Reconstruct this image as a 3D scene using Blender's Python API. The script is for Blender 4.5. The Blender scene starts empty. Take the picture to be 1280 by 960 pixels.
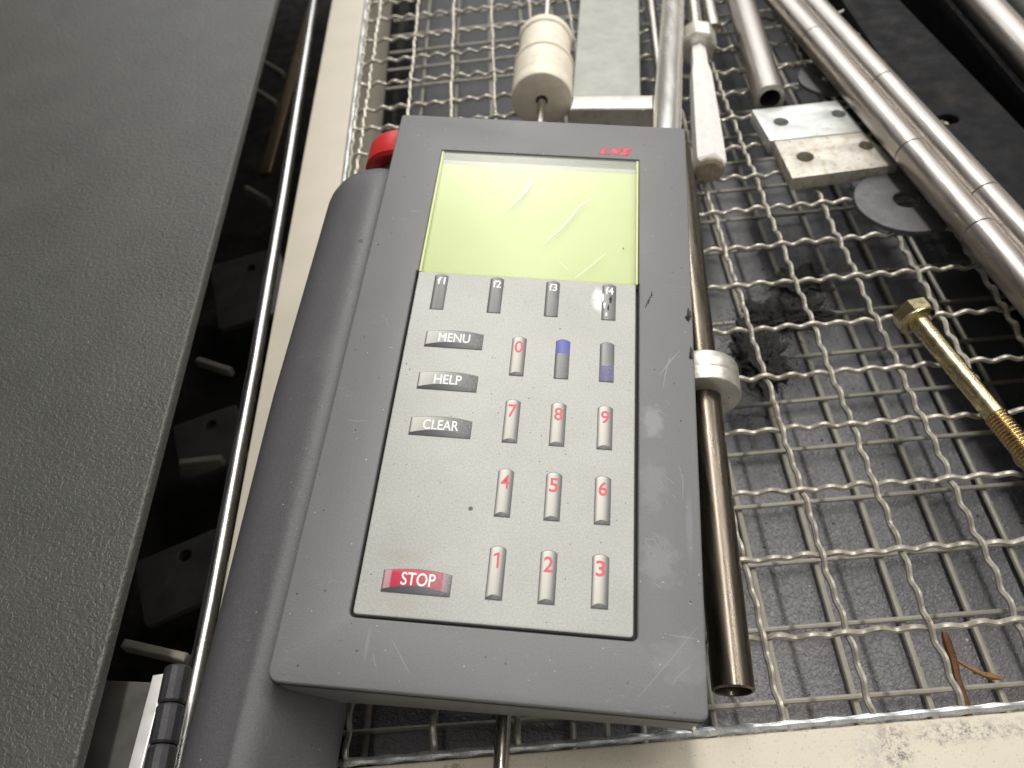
import bpy, bmesh, math, random
from mathutils import Vector, Matrix
from mathutils.geometry import tessellate_polygon
random.seed(7)
CM = 0.01
sc = bpy.context.scene
COL = sc.collection

# ------------------------------------------------------------------ camera
cam_d = bpy.data.cameras.new('camera'); cam = bpy.data.objects.new('camera', cam_d); COL.objects.link(cam)
cam_d.sensor_width = 36; cam_d.lens = 970 / 1280 * 36
cam_d.clip_start = 0.01; cam_d.clip_end = 20
RIGHT = (0.9950382, -0.0337310, -0.0936012); DOWN = (-0.0854852, -0.7711804, -0.6308511); FWD = (-0.0509042, 0.6357224, -0.7702375)
CPOS = (-8.1746 * CM, -31.3120 * CM, 23.7310 * CM)
cam.matrix_world = Matrix(((RIGHT[0], -DOWN[0], -FWD[0], CPOS[0]), (RIGHT[1], -DOWN[1], -FWD[1], CPOS[1]),
                           (RIGHT[2], -DOWN[2], -FWD[2], CPOS[2]), (0, 0, 0, 1)))
cam_d.dof.use_dof = True; cam_d.dof.focus_distance = 0.235; cam_d.dof.aperture_fstop = 15.0
sc.camera = cam
sc.cycles.use_adaptive_sampling = True; sc.cycles.adaptive_threshold = .02; sc.cycles.max_bounces = 6; sc.cycles.diffuse_bounces = 3; sc.cycles.glossy_bounces = 3; sc.cycles.transparent_max_bounces = 6

# ------------------------------------------------------------------ room light
w = bpy.data.worlds.new('World'); sc.world = w; w.use_nodes = True
nt = w.node_tree; bg = nt.nodes['Background']
tc = nt.nodes.new('ShaderNodeTexCoord'); sx = nt.nodes.new('ShaderNodeSeparateXYZ'); rp = nt.nodes.new('ShaderNodeValToRGB')
nt.links.new(tc.outputs['Generated'], sx.inputs[0]); nt.links.new(sx.outputs['Z'], rp.inputs[0])
e = rp.color_ramp.elements
e[0].position = 0.0; e[0].color = (.86, .80, .70, 1); e[1].position = 0.75; e[1].color = (.52, .52, .53, 1)
rx_ = nt.nodes.new('ShaderNodeValToRGB'); ma = nt.nodes.new('ShaderNodeMath'); ma.operation = 'MULTIPLY_ADD'; ma.inputs[1].default_value = .5; ma.inputs[2].default_value = .5
nt.links.new(sx.outputs['X'], ma.inputs[0]); nt.links.new(ma.outputs[0], rx_.inputs[0])
rx_.color_ramp.elements[0].position = .1; rx_.color_ramp.elements[0].color = (.22, .22, .23, 1); rx_.color_ramp.elements[1].position = .55; rx_.color_ramp.elements[1].color = (1, 1, 1, 1)
mw = nt.nodes.new('ShaderNodeMix'); mw.data_type = 'RGBA'; mw.blend_type = 'MULTIPLY'; mw.inputs[0].default_value = 1
nt.links.new(rp.outputs[0], mw.inputs[6]); nt.links.new(rx_.outputs[0], mw.inputs[7]); nt.links.new(mw.outputs[2], bg.inputs[0])
bg.inputs[1].default_value = 0.39

def lamp(name, loc, sx_, sy_, power, col, tgt):
    d = bpy.data.lights.new(name, 'AREA'); d.shape = 'RECTANGLE'; d.size = sx_ * CM; d.size_y = sy_ * CM
    d.energy = power; d.color = col
    o = bpy.data.objects.new(name, d); COL.objects.link(o); o.location = [c * CM for c in loc]
    v = Vector(tgt) - Vector(loc); q = v.to_track_quat('-Z', 'Y'); o.rotation_euler = q.to_euler()
    return o
# ceiling fluorescent tubes running along the machine
lamp('ceiling_lamp', (6, 50, 165), 4, 230, 27.0, (1, .965, .915), (6, 44, 0))
lamp('ceiling_lamp', (60, 62, 165), 4, 230, 14.0, (1, .965, .915), (50, 70, 0))
lamp('ceiling_lamp', (125, 50, 165), 5, 190, 8.0, (1, .95, .89), (60, 0, 0))
# broad unseen lamp added far behind, for reflections on the rods and cover
lamp('far_fill_light', (20, 330, 210), 420, 150, 48.0, (.97, .985, 1), (0, 0, 0))

vs = sc.view_settings; vs.view_transform = 'Standard'; vs.look = 'None'; vs.exposure = 0; vs.gamma = 1; vs.use_curve_mapping = False

# ------------------------------------------------------------------ materials
class N:
    """small node helper; all texture coordinates are the object's own, in centimetres"""
    def __init__(s, name):
        s.m = bpy.data.materials.new(name); s.m.use_nodes = True; s.t = s.m.node_tree; s.b = s.t.nodes['Principled BSDF']
        c = s.t.nodes.new('ShaderNodeTexCoord'); mp = s.t.nodes.new('ShaderNodeVectorMath'); mp.operation = 'SCALE'; mp.inputs['Scale'].default_value = 100
        s.t.links.new(c.outputs['Object'], mp.inputs[0]); s.co = mp.outputs[0]; s.sep = None
    def ln(s, a, b): s.t.links.new(a, b)
    def xyz(s, i):
        if s.sep is None:
            s.sep = s.t.nodes.new('ShaderNodeSeparateXYZ'); s.ln(s.co, s.sep.inputs[0])
        return s.sep.outputs[i]
    def noise(s, scale, detail=3, rough=.55, stretch=None, dist=0, seed=None):
        n = s.t.nodes.new('ShaderNodeTexNoise'); n.inputs['Scale'].default_value = scale; n.inputs['Detail'].default_value = detail
        n.inputs['Roughness'].default_value = rough; n.inputs['Distortion'].default_value = dist
        co = s.co
        if stretch or seed:
            mp = s.t.nodes.new('ShaderNodeMapping'); mp.inputs['Scale'].default_value = stretch or (1, 1, 1)
            if seed: mp.inputs['Location'].default_value = (seed, seed * 1.7, seed * .6)
            s.ln(co, mp.inputs[0]); co = mp.outputs[0]
        s.ln(co, n.inputs['Vector']); return n.outputs['Fac']
    def voro(s, scale, feature='F1'):
        n = s.t.nodes.new('ShaderNodeTexVoronoi'); n.inputs['Scale'].default_value = scale; n.feature = feature
        s.ln(s.co, n.inputs['Vector']); return n.outputs['Distance']
    def math(s, op, a, b=None, clamp=False):
        n = s.t.nodes.new('ShaderNodeMath'); n.operation = op; n.use_clamp = clamp
        for i, v in enumerate((a, b)):
            if v is None: continue
            if isinstance(v, (int, float)): n.inputs[i].default_value = v
            else: s.ln(v, n.inputs[i])
        return n.outputs[0]
    def ramp(s, fac, stops, interp='LINEAR'):
        n = s.t.nodes.new('ShaderNodeValToRGB'); r = n.color_ramp; r.interpolation = interp
        while len(r.elements) < len(stops): r.elements.new(.5)
        for el, (p, c) in zip(r.elements, stops):
            el.position = p; el.color = (c, c, c, 1) if isinstance(c, (int, float)) else (*c, 1)
        s.ln(fac, n.inputs[0]); return n.outputs[0]
    def mix(s, fac, a, b, mode='MIX'):
        n = s.t.nodes.new('ShaderNodeMix'); n.data_type = 'RGBA'; n.blend_type = mode
        for i, v in ((0, fac), (6, a), (7, b)):
            if isinstance(v, (int, float)): n.inputs[i].default_value = v if i == 0 else (v, v, v, 1)
            elif isinstance(v, tuple): n.inputs[i].default_value = (*v, 1)
            else: s.ln(v, n.inputs[i])
        return n.outputs[2]
    def wob(s, k):
        key = 2.5 if k < 5 else 8.0
        if not hasattr(s, '_w'): s._w = {}
        if key not in s._w: s._w[key] = s.noise(key, 3, .65)
        return s._w[key]
    def blob(s, cx, cy, rx, ry, soft=.35, wob=.5, wscale=3.0, ang=0):
        """soft-edged irregular patch at (cx,cy) in the object's own XY, 0..1"""
        x = s.math('SUBTRACT', s.xyz(0), cx); y = s.math('SUBTRACT', s.xyz(1), cy)
        if ang:
            ca, sa = math.cos(ang), math.sin(ang)
            x, y = s.math('ADD', s.math('MULTIPLY', x, ca), s.math('MULTIPLY', y, sa)), s.math('SUBTRACT', s.math('MULTIPLY', y, ca), s.math('MULTIPLY', x, sa))
        x = s.math('DIVIDE', x, rx); y = s.math('DIVIDE', y, ry)
        d = s.math('SQRT', s.math('ADD', s.math('MULTIPLY', x, x), s.math('MULTIPLY', y, y)))
        d = s.math('ADD', d, s.math('MULTIPLY', s.math('SUBTRACT', s.wob(wscale), .5), wob * 2))
        return s.ramp(d, [(max(0, 1 - soft), 1.0), (1.0, 0.0)])
    def set(s, base=None, rough=None, metal=None, spec=None, coat=None):
        for k, v in (('Base Color', base), ('Roughness', rough), ('Metallic', metal), ('Specular IOR Level', spec), ('Coat Weight', coat)):
            if v is None: continue
            if isinstance(v, (int, float)) and k != 'Base Color': s.b.inputs[k].default_value = v
            elif isinstance(v, tuple): s.b.inputs[k].default_value = (*v, 1)
            else: s.ln(v, s.b.inputs[k])
        return s
    def bump(s, h, dist_cm, strength=1.0):
        n = s.t.nodes.new('ShaderNodeBump'); n.inputs['Distance'].default_value = dist_cm * CM; n.inputs['Strength'].default_value = strength
        s.ln(h, n.inputs['Height'])
        prev = getattr(s, '_bmp', None)
        if prev is not None: s.ln(prev, n.inputs['Normal'])
        s._bmp = n.outputs[0]; s.ln(n.outputs[0], s.b.inputs['Normal']); return s

def specks(n, scale, size, lo=.0):
    """sparse tiny dots mask (1 on dots)"""
    v = n.voro(scale); pick = n.noise(scale * .9, 1, .5, seed=3.3)
    dot = n.ramp(v, [(size * .6, 1.0), (size, 0.0)])
    return n.math('MULTIPLY', dot, n.ramp(pick, [(.60 - lo, 0.0), (.64 - lo, 1.0)]))

MAT = {}
def plastic(name, base, wear):
    n = N(name)
    big = n.noise(.35, 4, .6); fine = n.noise(27, 2, .75)
    c = n.mix(n.ramp(big, [(.35, 0.0), (.7, .35)]), base, tuple(min(1, x * 1.18) for x in base))
    c = n.mix(n.ramp(fine, [(.38, 0.0), (.66, 1.0)]), n.mix(.10, c, (.03, .03, .03)), n.mix(.06, c, (.62, .62, .64)))
    c = n.mix(n.math('MULTIPLY', specks(n, 2.6, .10, .05), .9), c, (.045, .042, .04))
    c = n.mix(n.math('MULTIPLY', specks(n, 3.4, .07, .06), .7), c, (.62, .62, .6))
    scr = n.ramp(n.noise(2.2, 2, .4, stretch=(.35, 2.6, 1), dist=2.2), [(.496, 0.0), (.5, 1.0), (.504, 0.0)])
    scr = n.math('MULTIPLY', scr, n.ramp(n.noise(.8, 2, .5, seed=9), [(.55, 0.0), (.64, .45)]))
    c = n.mix(scr, c, (.5, .5, .5))
    rgh = n.ramp(big, [(.3,   .42 if wear and len(wear) < 5 else .42), (.7,   .48 if wear and len(wear) < 5 else .52)])
    if wear:
        for (cx, cy, rx, ry, a, col, wob) in wear:
            k = n.math('MULTIPLY', n.blob(cx, cy, rx, ry, .55 if a < .6 else .15, wob, 2.6 if a < .6 else 9), a)
            c = n.mix(k, c, col)
    n.set(c, rgh, 0, .42).bump(fine, .008, .6)
    MAT[name] = n.m
G = (.146, .144, .147)
LT = (.42, .42, .45)
plastic('device_plastic', G, [
    (9.75, 8.3, .40, .65, .30, LT, .8), (9.75, 6.2, .45, .9, .14, LT, 1.), (9.9, 3.9, .6, .8, .18, LT, 1.), (10.5, 1.4, .9, .7, .14, LT, 1.),
    (10.75, 5.0, .12, 1.2, .15, LT, .5),
    (2.4, 1.1, .06, .5, .15, LT, .5)])
plastic('grip_plastic', (.076, .074, .078), [(-.7, 10.2, .5, 1.0, .35, (.12, .12, .125), .6), (-.54, 15.1, .1, .1, .9, (.03, .03, .03), .3)])

def metal(name, base, rough, metal=1.0, var=.2, scale=1.5, stretch=None, dirt=None, bumpd=.003, spots=None, bscale=14):
    n = N(name)
    v = n.noise(scale, 5, .65, stretch=stretch)
    c = n.mix(n.ramp(v, [(.3, 0.0), (.72, 1.0)]), tuple(x * (1 - var) for x in base), tuple(min(1, x * (1 + var)) for x in base))
    if dirt:
        c = n.mix(n.ramp(n.noise(scale * 1.7, 5, .7, stretch=stretch, seed=5.1), [(dirt[1], 0.0), (dirt[1] + .14, dirt[2])]), c, dirt[0])
    if spots: c = n.mix(n.math('MULTIPLY', specks(n, spots[1], spots[2], spots[3]), .9), c, spots[0])
    r = n.ramp(n.noise(scale * 2.2, 4, .6, stretch=stretch, seed=2.2), [(.3, max(.03, rough * .75)), (.7, rough * 1.3)])
    n.set(c, r, metal, .5 if metal > .1 or rough < .6 else .10).bump(n.noise(bscale, 3, .6, stretch=stretch), bumpd, .6)
    MAT[name] = n.m
metal('galvanised', (.45, .425, .365), .40, .45, .22, 1.4, dirt=((.17, .12, .07), .54, .7), bumpd=.01)
metal('grid_paint', (.35, .33, .28), .5, .15, .12, 2, dirt=((.2, .17, .12), .6, .5))
metal('border_zinc', (.62, .63, .62), .3, .7, .2, 3, dirt=((.25, .2, .13), .62, .5), bumpd=.01)
metal('chrome', (.62, .61, .59), .27, 1, .05, 2, bumpd=.0004, stretch=(.6, .08, .6), dirt=((.3, .22, .12), .64, .2))
metal('bright_steel', (.92, .90, .85), .26, 1, .03, .8, stretch=(.8, .08, .8), dirt=((.6, .5, .35), .62, .2), bumpd=.0004)
metal('tube_steel', (.43, .395, .36), .34, 1, .06, .7, stretch=(3, .2, 3), dirt=((.36, .30, .24), .60, .4), spots=((.1, .07, .05), 2.5, .08, .0), bumpd=.0015)
metal('brown_tube', (.15, .128, .103), .28, 1, .12, .7, stretch=(3, .2, 3), dirt=((.11, .09, .07), .56, .5), spots=((.6, .6, .58), 3.5, .05, .0), bumpd=.001)
metal('rod_steel', (.52, .49, .44), .24, 1, .12, 1.2, stretch=(3, .4, 3), bumpd=.0006, dirt=((.2, .15, .1), .6, .5))
metal('aluminium', (.66, .645, .59), .36, .75, .12, 1.6, stretch=(1, 2.2, 1), dirt=((.34, .28, .17), .56, .6), spots=((.08, .07, .06), 4, .16, .06))
metal('dull_bar', (.33, .335, .30), .5, .3, .10, .8, dirt=((.55, .48, .32), .62, .3))
metal('block_plate', (.52, .50, .44), .46, .4, .12, 1.4, dirt=((.33, .26, .16), .50, .7), spots=((.07, .06, .05), 3, .18, .08), bumpd=.015)
metal('block_plate_clean', (.56, .58, .56), .40, .4, .10, 1.2, dirt=((.36, .31, .22), .56, .55), spots=((.12, .11, .1), 3, .14, .06), bumpd=.008)
metal('washer_steel', (.105, .102, .105), .58, .15, .12, 1.6, dirt=((.15, .12, .1), .6, .6))
metal('zinc_yellow', (.72, .62, .37), .26, 1, .08, 1.2, dirt=((.45, .30, .12), .60, .5), bumpd=.0005)
metal('zinc_thread', (.60, .46, .25), .28, 1, .10, 2, dirt=((.30, .18, .08), .54, .6), bumpd=.0004)
metal('black_paint', (.010, .010, .011), .62, 0, .3, .5, dirt=((.024, .021, .017), .5, .6), spots=((.25, .25, .27), 1.3, .05, .02), bumpd=.002)
metal('deep_black', (.006, .006, .007), .7, 0, .2, .5)
metal('cabinet_dark', (.022, .021, .019), .6, 0, .4, .3, dirt=((.05, .045, .035), .5, .8))
metal('dark_bracket', (.055, .054, .052), .55, .2, .3, .6)
metal('dim_brass', (.085, .062, .035), .45, .8, .2, .8)
metal('dim_steel', (.25, .235, .19), .5, .3, .2, 1)
metal('hinge_black', (.030, .029, .032), .45, 0, .2, 2, bumpd=.02, bscale=20, spots=((.3, .3, .3), 9, .1, .03))
metal('leaf_metal', (.075, .07, .062), .45, .4, .1, .6)
metal('leaf_edge', (.80, .79, .76), .35, .4, .05, 1)
metal('pale_paint', (.62, .62, .60), .4, 0, .08, .4)
def cream(name, base, worn):
    n = N(name)
    c = n.mix(n.ramp(n.noise(.5, 5, .65), [(.3, 0.0), (.75, 1.0)]), tuple(x * .9 for x in base), base)
    c = n.mix(n.math('MULTIPLY', specks(n, 4.2, .10, .05), .65), c, (.2, .17, .12))
    if worn:
        brk = n.ramp(n.noise(6, 5, .8, seed=4.4), [(.46, 0.0), (.58, 1.0)]); fin = n.ramp(n.noise(13, 3, .8, seed=8.1), [(.60, 0.0), (.68, .55)])
        c = n.mix(fin, c, (.16, .13, .10))
        for (cx, cy, rx, ry, a, col) in ((2.3, -25.55, 1.9, .40, .85, (.10, .10, .12)), (-.1, -26.0, .9, 1.1, .55, (.30, .28, .31)), (.35, -25.8, .5, .7, .9, (.07, .06, .06)),
                                         (-11.9, -25.75, .8, .35, .7, (.2, .15, .09)), (-13.2, -25.8, .9, .35, .6, (.26, .2, .12)), (4.6, -25.5, 1.2, .5, .7, (.14, .13, .13))):
            c = n.mix(n.math('MULTIPLY', n.math('MULTIPLY', n.blob(cx, cy, rx, ry, .8, .7, 3.0), brk), a), c, col)
    n.set(c, .5, 0, .4).bump(n.noise(7, 4, .65), .012, .5).bump(n.noise(28, 2, .6), .004, .5)
    MAT[name] = n.m
cream('cream_paint', (.52, .475, .39), False); cream('cream_worn', (.62, .565, .455), True)
def grained(name, base, scale, dist, rough, var):
    n = N(name)
    g = n.noise(scale, 1, .4, dist=.9)
    c = n.mix(n.ramp(n.noise(.25, 4, .6), [(.3, 0.0), (.7, 1.0)]), tuple(x * (1 - var) for x in base), tuple(x * (1 + var) for x in base))
    c = n.mix(n.math('MULTIPLY', specks(n, 1.3, .05, .0), .8), c, (.4, .4, .38))
    c = n.mix(n.math('MULTIPLY', specks(n, .9, .10, .0), .6), c, (.02, .02, .02))
    n.set(c, rough, 0, .5).bump(g, dist, .9)
    MAT[name] = n.m
grained('cover_plastic', (.062, .063, .056), 7.0, .045, .44, .12)
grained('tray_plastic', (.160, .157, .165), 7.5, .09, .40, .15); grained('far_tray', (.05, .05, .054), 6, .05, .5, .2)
def simple(name, base, rough=.5, metalv=0, spec=.5, bumpd=0, bs=20, var=0, vs_=2):
    n = N(name)
    c = base
    if var: c = n.mix(n.ramp(n.noise(vs_, 4, .6), [(.3, 0.0), (.7, 1.0)]), tuple(x * (1 - var) for x in base), tuple(min(1, x * (1 + var)) for x in base))
    n.set(c, rough, metalv, spec)
    if bumpd: n.bump(n.noise(bs, 3, .6), bumpd, .6)
    MAT[name] = n.m
simple('red_plastic', (.52, .022, .022), .32, bumpd=.003, var=.06)
simple('groove_black', (.018, .018, .018), .6)
simple('bezel_shade_grey', (.10, .10, .10), .6)
simple('nylon', (.76, .70, .58), .45, bumpd=.01, bs=5, var=.10)
simple('tape_white', (.80, .775, .75), .6, bumpd=.02, bs=4, var=.09, vs_=3)
simple('tape_end', (.42, .36, .26), .7, bumpd=.02, bs=10, var=.25, vs_=4)
simple('hole_dark', (.02, .018, .015), .7)
simple('straw_brown', (.11, .042, .012), .7, bumpd=.03, bs=14, var=.35, vs_=6)
simple('straw_tip', (.24, .13, .05), .7, bumpd=.03, bs=14, var=.3, vs_=6)
simple('lint_fibre', (.035, .031, .027), .9, var=.6, vs_=8)
simple('lint_core', (.022, .020, .018), .95, bumpd=.08, bs=9, var=.6, vs_=9)
simple('print_white', (.86, .86, .84), .45)
simple('print_red', (.62, .07, .10), .45, var=.12, vs_=9)
simple('logo_red', (.62, .055, .085), .45, var=.15, vs_=12)
simple('scratch_white', (.95, .96, .86), .5)
simple('scuff_grey', (.245, .243, .245), .55)
simple('dirt_dark', (.035, .03, .026), .8)
simple('dust_pale', (.60, .58, .54), .8)
simple('key_edge', (.11, .11, .11), .5)
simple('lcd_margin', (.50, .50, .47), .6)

def keypad_mat():
    n = N('keypad_film')
    c = n.mix(n.ramp(n.noise(.45, 5, .65), [(.32, 0.0), (.7, 1.0)]), (.385, .382, .36), (.445, .442, .42))
    c = n.mix(n.ramp(n.noise(19, 2, .75), [(.38, 0.0), (.66, 1.0)]), n.mix(.10, c, (.1, .1, .1)), n.mix(.18, c, (.8, .8, .76)))
    c = n.mix(n.math('MULTIPLY', specks(n, 3.6, .10, .07), .8), c, (.14, .12, .1))
    c = n.mix(n.math('MULTIPLY', n.blob(3.0, 3.55, .9, .25, .8, .6, 2), .25), c, (.32, .29, .2))
    c = n.mix(n.math('MULTIPLY', n.blob(3.0, 2.25, 1.3, .3, .8, .6, 2), .22), c, (.36, .32, .22))
    c = n.mix(n.math('MULTIPLY', n.blob(4.62, 5.06, .08, .09, .2, .7, 10), .9), c, (.03, .03, .03))
    c = n.mix(n.math('MULTIPLY', n.blob(8.02, 12.75, .28, .6, .6, .6, 4), .85), c, (.85, .85, .84))
    n.set(c, .42, 0, .45).bump(n.noise(34, 2, .6), .004, .5)
    MAT['keypad_film'] = n.m
keypad_mat()
def lcd_mat():
    n = N('lcd_green')
    c = n.mix(n.ramp(n.noise(.3, 3, .5), [(.35, 0.0), (.7, 1.0)]), (.655, .735, .325), (.71, .78, .38))
    c = n.mix(n.math('MULTIPLY', n.math('SUBTRACT', n.noise(40, 1, .5), .4), .3, clamp=True), c, (.6, .66, .3))
    n.set(c, .6, 0, .3); MAT['lcd_green'] = n.m
lcd_mat()
def cover_mat():
    m = bpy.data.materials.new('clear_cover'); m.use_nodes = True; t = m.node_tree
    for x in list(t.nodes): t.nodes.remove(x)
    o = t.nodes.new('ShaderNodeOutputMaterial'); tr = t.nodes.new('ShaderNodeBsdfTransparent'); gl = t.nodes.new('ShaderNodeBsdfGlossy')
    df = t.nodes.new('ShaderNodeBsdfDiffuse'); fr = t.nodes.new('ShaderNodeFresnel'); mx = t.nodes.new('ShaderNodeMixShader'); m2 = t.nodes.new('ShaderNodeMixShader')
    tr.inputs[0].default_value = (.97, .985, .94, 1); gl.inputs['Roughness'].default_value = .38; fr.inputs[0].default_value = 1.3
    df.inputs[0].default_value = (.8, .82, .75, 1); m2.inputs[0].default_value = .09
    t.links.new(tr.outputs[0], m2.inputs[1]); t.links.new(df.outputs[0], m2.inputs[2])
    t.links.new(fr.outputs[0], mx.inputs[0]); t.links.new(m2.outputs[0], mx.inputs[1]); t.links.new(gl.outputs[0], mx.inputs[2]); t.links.new(mx.outputs[0], o.inputs[0])
    MAT['clear_cover'] = m
cover_mat()
def key_mat(name, kind):
    """flat colour print of a membrane key, in the key's own coordinates (origin at its centre)"""
    n = N(name); x, y = n.xyz(0), n.xyz(1)
    W, H = (.215, .735) if kind in ('light', 'dark', 'up', 'down') else (.92, .33)
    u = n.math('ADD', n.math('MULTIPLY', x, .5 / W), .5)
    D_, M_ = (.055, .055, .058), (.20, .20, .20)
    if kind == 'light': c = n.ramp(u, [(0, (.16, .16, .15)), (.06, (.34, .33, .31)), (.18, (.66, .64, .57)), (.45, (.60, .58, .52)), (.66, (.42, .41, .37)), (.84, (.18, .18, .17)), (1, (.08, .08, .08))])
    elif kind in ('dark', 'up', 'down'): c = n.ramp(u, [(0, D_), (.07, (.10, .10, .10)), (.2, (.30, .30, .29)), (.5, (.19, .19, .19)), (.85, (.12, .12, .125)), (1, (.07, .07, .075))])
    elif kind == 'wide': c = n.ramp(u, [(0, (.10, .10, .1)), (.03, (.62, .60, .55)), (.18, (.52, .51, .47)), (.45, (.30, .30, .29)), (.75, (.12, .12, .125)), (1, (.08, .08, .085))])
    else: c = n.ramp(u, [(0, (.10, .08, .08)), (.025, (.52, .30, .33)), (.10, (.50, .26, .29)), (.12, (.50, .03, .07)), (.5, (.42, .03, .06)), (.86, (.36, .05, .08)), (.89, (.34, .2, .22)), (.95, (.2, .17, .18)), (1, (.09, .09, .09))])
    if kind == 'up': c = n.mix(n.math('GREATER_THAN', y, .20), c, (.075, .085, .36))
    if kind == 'down': c = n.mix(n.math('LESS_THAN', y, -.16), c, n.mix(n.ramp(n.noise(26, 2, .7), [(.45, 0.0), (.6, .6)]), (.085, .09, .24), (.12, .12, .12)))
    # dark crescent along the lower edge
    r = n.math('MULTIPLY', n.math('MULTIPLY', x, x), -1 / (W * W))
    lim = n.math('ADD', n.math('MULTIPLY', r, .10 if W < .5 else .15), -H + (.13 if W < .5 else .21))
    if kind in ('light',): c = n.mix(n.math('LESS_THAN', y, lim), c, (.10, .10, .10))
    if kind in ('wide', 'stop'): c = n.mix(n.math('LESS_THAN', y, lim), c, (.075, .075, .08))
    wr = n.ramp(n.noise(24, 3, .75), [(.52, 0.0), (.62, {'light': .25, 'dark': .18, 'up': .2, 'down': .3}.get(kind, .55))])
    wmask = n.ramp(u, [(.55, 0.0), (.95, 1.0)]) if kind in ('wide', 'stop') else n.ramp(n.noise(1.1, 2, .5), [(.4, 0.0), (.6, 1.0)])
    c = n.mix(n.math('MULTIPLY', wr, wmask), c, (.42, .41, .39))
    n.set(c, .4, 0, .45); MAT[name] = n.m
for k in ('light', 'dark', 'up', 'down', 'wide', 'stop'): key_mat('key_' + k, k)

# ------------------------------------------------------------------ mesh helpers (all in centimetres)
def mesh(name, verts, faces, mat, ang=35):
    me = bpy.data.meshes.new(name); me.from_pydata([(v[0] * CM, v[1] * CM, v[2] * CM) for v in verts], [], faces)
    bm = bmesh.new(); bm.from_mesh(me); bmesh.ops.recalc_face_normals(bm, faces=bm.faces); bm.to_mesh(me); bm.free()
    me.shade_smooth(); me.set_sharp_from_angle(angle=math.radians(ang)); me.materials.append(MAT[mat]); me.update()
    return me
def link(name, me, parent=None, loc=None):
    o = bpy.data.objects.new(name, me); COL.objects.link(o)
    if parent is not None: o.parent = parent
    if loc is not None: o.location = [c * CM for c in loc]
    return o
def tag(o, label=None, cat=None, group=None, kind=None):
    if label: o['label'] = label
    if cat: o['category'] = cat
    if group: o['group'] = group
    if kind: o['kind'] = kind
    return o
BASE = {}
def thing(name, label, cat, base, group=None):
    o = bpy.data.objects.new(name, None); o.empty_display_size = .01; COL.objects.link(o); o.location = [c * CM for c in base]
    BASE[o.name] = Vector(base); return tag(o, label, cat, group)
def part(name, geo, mat, root, parent=None, ang=35):
    """mesh given in world centimetres, hung under root (or under a part of root)"""
    b = BASE.get(root.name, Vector((0, 0, 0))); v, f = geo
    return link(name, mesh(name, [Vector(p) - b for p in v], f, mat, ang), parent or root)
def solo(name, geo, mat, label, cat, group=None, ang=35):
    v, f = geo; b = Vector(v[0]); c = sum((Vector(p) for p in v), Vector()) / len(v); c.z = min(p[2] for p in v)
    o = link(name, mesh(name, [Vector(p) - c for p in v], f, mat, ang)); o.location = c * CM
    return tag(o, label, cat, group)
def struct(name, geo, mat, ang=35):
    o = link(name, mesh(name, geo[0], geo[1], mat, ang)); return tag(o, kind='structure')
def join(*gs):
    V, F = [], []
    for v, f in gs:
        k = len(V); V += [tuple(p) for p in v]; F += [tuple(i + k for i in q) for q in f]
    return V, F
def frame_of(d):
    d = Vector(d).normalized(); up = Vector((0, 0, 1)) if abs(d.z) < .95 else Vector((0, 1, 0))
    a = d.cross(up).normalized(); b = a.cross(d).normalized(); return a, b, d
def sweep(pts, r, seg=10, caps=True):
    pts = [Vector(p) for p in pts]; n = len(pts); rr = r if isinstance(r, (list, tuple)) else [r] * n
    V, F = [], []
    a, b, _ = frame_of(pts[1] - pts[0])
    for i, p in enumerate(pts):
        t = (pts[min(i + 1, n - 1)] - pts[max(i - 1, 0)]).normalized()
        a = (a - t * a.dot(t)).normalized(); b = t.cross(a)
        for k in range(seg):
            q = 2 * math.pi * k / seg; V.append(p + (a * math.cos(q) + b * math.sin(q)) * rr[i])
    for i in range(n - 1):
        for k in range(seg):
            F.append((i * seg + k, i * seg + (k + 1) % seg, (i + 1) * seg + (k + 1) % seg, (i + 1) * seg + k))
    if caps: F += [tuple(range(seg)), tuple(range((n - 1) * seg, n * seg))]
    return V, F
def lathe(p0, axis, prof, seg=32, closed=False, rot=0):
    """prof: (distance along axis, radius); closed joins last ring to first"""
    a, b, d = frame_of(axis); p0 = Vector(p0); V, F = [], []
    for h, r in prof:
        for k in range(seg):
            q = 2 * math.pi * k / seg + rot; V.append(p0 + d * h + (a * math.cos(q) + b * math.sin(q)) * max(r, 1e-4))
    m = len(prof)
    for i in range(m if closed else m - 1):
        j = (i + 1) % m
        for k in range(seg):
            F.append((i * seg + k, i * seg + (k + 1) % seg, j * seg + (k + 1) % seg, j * seg + k))
    if not closed: F += [tuple(range(seg)), tuple(range((m - 1) * seg, m * seg))]
    return V, F
def pipe(p0, p1, r, wall=.18, seg=32, c=.04):
    p0, p1 = Vector(p0), Vector(p1); L = (p1 - p0).length; ri = r - wall
    n = 8; body = [(c + (L - 2 * c) * i / n, r) for i in range(n + 1)]
    return lathe(p0, p1 - p0, [(0, ri + .02), (0, r - c)] + body + [(L, r - c), (L, ri + .02), (L - .05, ri), (.05, ri)], seg, True)
def rod(p0, p1, r, seg=24, c=.04):
    p0, p1 = Vector(p0), Vector(p1); L = (p1 - p0).length; n = 6
    return lathe(p0, p1 - p0, [(0, r - c)] + [(c + (L - 2 * c) * i / n, r) for i in range(n + 1)] + [(L, r - c)], seg)
def offset(poly, d):
    """inset (d>0) a counter-clockwise polygon"""
    n = len(poly); out = []
    for i in range(n):
        p, q, r = Vector(poly[i - 1]), Vector(poly[i]), Vector(poly[(i + 1) % n])
        e1, e2 = (q - p).normalized(), (r - q).normalized(); n1, n2 = Vector((-e1.y, e1.x)), Vector((-e2.y, e2.x))
        m = n1 + n2; k = d / max(.25, (1 + n1.dot(n2))); out.append((q.x + m.x * k, q.y + m.y * k))
    return out
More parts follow.
